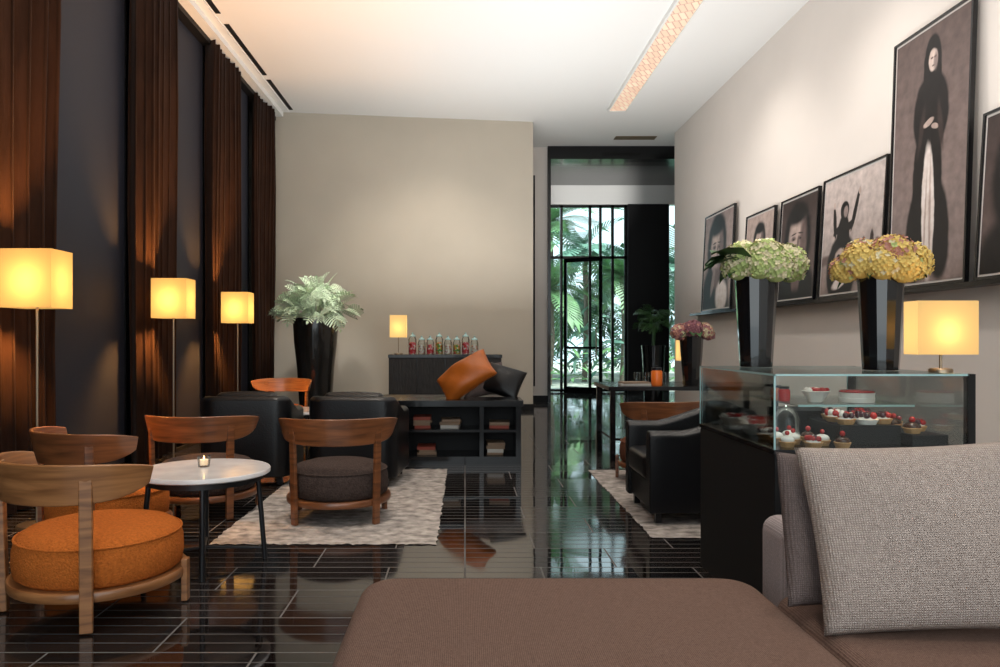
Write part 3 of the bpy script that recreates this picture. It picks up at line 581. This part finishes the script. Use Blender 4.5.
# ---------------------------------------------------------------- plants
def leafgeo(v,f,Mx,L,W,droop,lobes=7,slender=False):
    def P(x,y,z=0):
        q=Mx@Vector((x,y,z-droop*(x/L)**2*L+.15*abs(y))); v.append(q); return len(v)-1
    if slender:
        b=[P(0,0)]; pr=None
        for k in range(1,6):
            t=k/5; w_=W*math.sin(PI*min(.98,t*.9+.05)); a=P(L*t,w_); c=P(L*t,-w_)
            if pr: f.append((pr[0],a,c,pr[1]))
            else: f.append((b[0],a,c))
            pr=(a,c)
        return
    for k in range(lobes):
        t0=k/(lobes+.6); t1=(k+.5)/(lobes+.6); w_=W*math.sin(PI*(.22+.68*t0))
        for s in (1,-1):
            a=P(L*t0*.9,0); b=P(L*t1*.9,0); c=P(L*(t1*.9+.16),s*w_); d=P(L*(t0*.9+.14),s*w_*.92)
            f.append((a,b,c,d) if s<0 else (a,d,c,b))
    a=P(L*.82,0); b=P(L*.92,W*.25); c=P(L*1.05,0); d=P(L*.92,-W*.25); f.append((a,d,c,b))
    a=P(0,.006); b=P(L*.9,.004); c=P(L*.9,-.004); d=P(0,-.006); f.append((a,d,c,b))
def plant(name,x,y,z0,zr,n,L,W,stalk,matn,seed,parent=None,el=(0.05,1.3),tilt=.5):
    r=random.Random(seed); v=[];f=[]; e=parent or empty(name,(x,y,z0)); 
    stems=[]
    for k in range(n):
        a=k*2.39996+r.random()*.5; ele=r.uniform(*el); sl=stalk*r.uniform(.5,1.1)
        d=Vector((math.cos(a)*math.cos(ele),math.sin(a)*math.cos(ele),math.sin(ele))); p=Vector((0,0,zr))+d*sl
        base=Vector((.05*math.cos(a),.05*math.sin(a),zr-.05))
        mid=(base+p)/2+Vector((0,0,.06*stalk*2)); stems.append((base,mid,p))
        Mx=Matrix.Translation(p)@Euler((r.uniform(-.9,.9),-(ele*.5-.25)+r.uniform(-tilt,tilt),a+r.uniform(-.6,.6)),'XYZ').to_matrix().to_4x4()
        s=r.uniform(.7,1.15); leafgeo(v,f,Mx,L*s,W*s,r.uniform(.2,.6))
    mk('foliage',v,f,matn,e,True,ang=180)
    for i,s in enumerate(stems[::2]): tube(f'stalk_{i}',s,.006,matn,e)
    return e
pp=empty('potted_philodendron',(-2.25,11.3,0))
lathe('pot',[(0,0),(.22,0),(.23,.02),(.25,.3),(.28,.8),(.32,1.15),(.335,1.4),(.34,1.53),(.30,1.53),(.29,1.4),(0,1.38)],'pot',pp,40,ang=50)
plant('',0,0,0,1.52,130,.26,.12,.50,'leaf_light',11,pp,el=(.0,1.45),tilt=.9)
p2=empty('potted_shrub',(3.52,14.03,0))
lathe('pot',[(0,0),(.16,0),(.17,.03),(.20,.9),(.22,1.1),(.19,1.1),(0,1.05)],'vase',p2,32)
plant('',0,0,0,1.5,50,.20,.11,.28,'leaf_dark',5,p2,el=(-.2,1.4))
tube('trunk',[(0,0,1.0),(.02,0,1.5)],.03,'leaf_dark',p2)
# ---------------------------------------------------------------- garden outside: paved terrace, palms with trunks, layered planting
box('ground_garden',-6,16,17.4,40,-.12,-.02,mat('garden_ground',(.42,.44,.38),.9,var=.3))
M['bark']=mat('palm_bark',(.16,.13,.10),.9,bump=.5,bscale=12)
r=random.Random(3)
def palm(x,y,h,n,L,mt):
    e=empty('palm_tree',(x,y,-.02)); tube('trunk',[(0,0,0),(.08,0,h*.5),(0,0,h)],.08,'bark',e); v=[];f=[]
    for k in range(n):
        a=k*2.4+r.random(); Mx=Matrix.Translation((0,0,h))@Euler((0,-r.uniform(-.5,1.2),a),'XYZ').to_matrix().to_4x4()
        leafgeo(v,f,Mx,L*r.uniform(.7,1.1),L*.28,r.uniform(.4,.9),lobes=18)
    mk('fronds',v,f,mt,e,True,ang=180)
for (x,y,h,L,mt) in ((2.3,20.5,2.6,1.3,'leaf_mid'),(3.5,22.0,3.9,1.6,'leaf_teal'),(2.6,23.0,4.8,1.7,'leaf_mid'),(4.4,21.0,3.0,1.4,'leaf_mid'),(6.2,21.5,3.2,1.6,'leaf_teal'),(3.9,24.5,2.4,1.6,'leaf_hedge'),(2.0,24.5,3.2,1.6,'leaf_hedge'),(7.4,23.5,4.2,1.6,'leaf_mid'),(5.6,25.5,3.4,1.8,'leaf_hedge')): palm(x,y,h,22,L,mt)
gd=empty('garden_shrubs',(0,0,-.02))
for gi,(mt,yy0,yy1,N,L,W,zt) in enumerate((('leaf_mid',19,21,200,.5,.05,1.0),('leaf_teal',21,24,300,.7,.08,2.2),('leaf_hedge',25,27,420,1.0,.2,3.2))):
    v=[];f=[]
    for k in range(N):
        x=r.uniform(.5,10); y=r.uniform(yy0,yy1); z=r.uniform(0.02,1)*zt
        Mx=Matrix.Translation((x,y,z))@Euler((r.uniform(-.8,.8),r.uniform(-1.4,.1),r.uniform(0,6.28)),'XYZ').to_matrix().to_4x4(); s=r.uniform(.6,1.2)
        leafgeo(v,f,Mx,L*s,W*s,r.uniform(.3,.9),slender=(gi!=2))
    mk(f'foliage_{gi}',v,f,mt,gd,True,ang=180)
# ---------------------------------------------------------------- lights
wd=bpy.data.worlds.new('world'); S.world=wd; wd.use_nodes=True; bg=wd.node_tree.nodes['Background']; bg.inputs[0].default_value=(.82,.94,1,1); bg.inputs[1].default_value=1.9
def area(name,loc,rot,sx,sy,e,col):
    l=bpy.data.lights.new(name,'AREA'); l.shape='RECTANGLE'; l.size=sx; l.size_y=sy; l.energy=e; l.color=col
    o=bpy.data.objects.new(name,l); S.collection.objects.link(o); o.location=loc; o.rotation_euler=rot; return o
area('daylight_fill',(.3,-2.6,2.6),(PI/2,0,0),6,4,60,(1,.96,.91))  # added fill panel out of view behind the camera, boosts daylight from the open end
area('ceiling_fill',(.9,7.0,1.7),(PI,0,0),3.2,9.5,255,(1,.985,.96))  # added floating panel facing up to brighten the ceiling, not a fixture
def spot(x,y,tx,ty,tz,e,col=(1,.9,.78),ang=75,rad=.12,z=4.85):
    l=bpy.data.lights.new('fill_spot','SPOT'); l.energy=e; l.color=col; l.spot_size=math.radians(ang); l.spot_blend=.9; l.shadow_soft_size=rad  # added spots that brighten furniture and walls, no fixtures behind them
    o=bpy.data.objects.new('fill_spot',l); S.collection.objects.link(o); o.location=(x,y,z)
    o.rotation_euler=(Vector((tx,ty,tz))-Vector((x,y,z))).to_track_quat('-Z','Y').to_euler()
spot(-1.5,3.2,-1.5,3.9,0,300,ang=55); spot(-1.0,5.4,-.9,5.6,0,240,ang=55); spot(1.8,3.2,1.7,3.6,.8,170); spot(.6,1.2,.8,2.0,.3,190,ang=60)
spot(1.6,6,1.7,6,0,110,ang=60); spot(0,7.2,0,7.6,.4,40,ang=60); spot(-2.0,9.6,-2.3,11.3,1.8,420,(1,.97,.92),32); spot(-.3,10.0,-.5,12.5,1.4,190,ang=80)
spot(2.9,12.2,2.8,17.2,4.5,600,(1,.97,.93),30,.03,3.2)  # added spot hanging in mid-air, brightens the pale header over the glazing
for y in (4.2,6.4,8.8): spot(2.2,y,3.8,y+.4,1.6,105,(1,.93,.85),100)  # added row of spots to lift the right wall
sl=bpy.data.lights.new('sun','SUN'); sl.energy=7; sl.angle=.02; sl.color=(1,.96,.88); so=bpy.data.objects.new('sun',sl); S.collection.objects.link(so)
so.rotation_euler=Vector((-.45,.35,-1)).to_track_quat('-Z','Y').to_euler(); so.location=(5,20,10)
# ---------------------------------------------------------------- camera
c=bpy.data.cameras.new('camera'); c.sensor_width=36; c.lens=27; c.shift_x=.035; c.shift_y=.0065; c.clip_start=.05
co=bpy.data.objects.new('camera',c); S.collection.objects.link(co); co.location=(0,0,1.2); co.rotation_euler=(PI/2,0,0); S.camera=co
S.view_settings.view_transform='Standard'; S.view_settings.exposure=.08
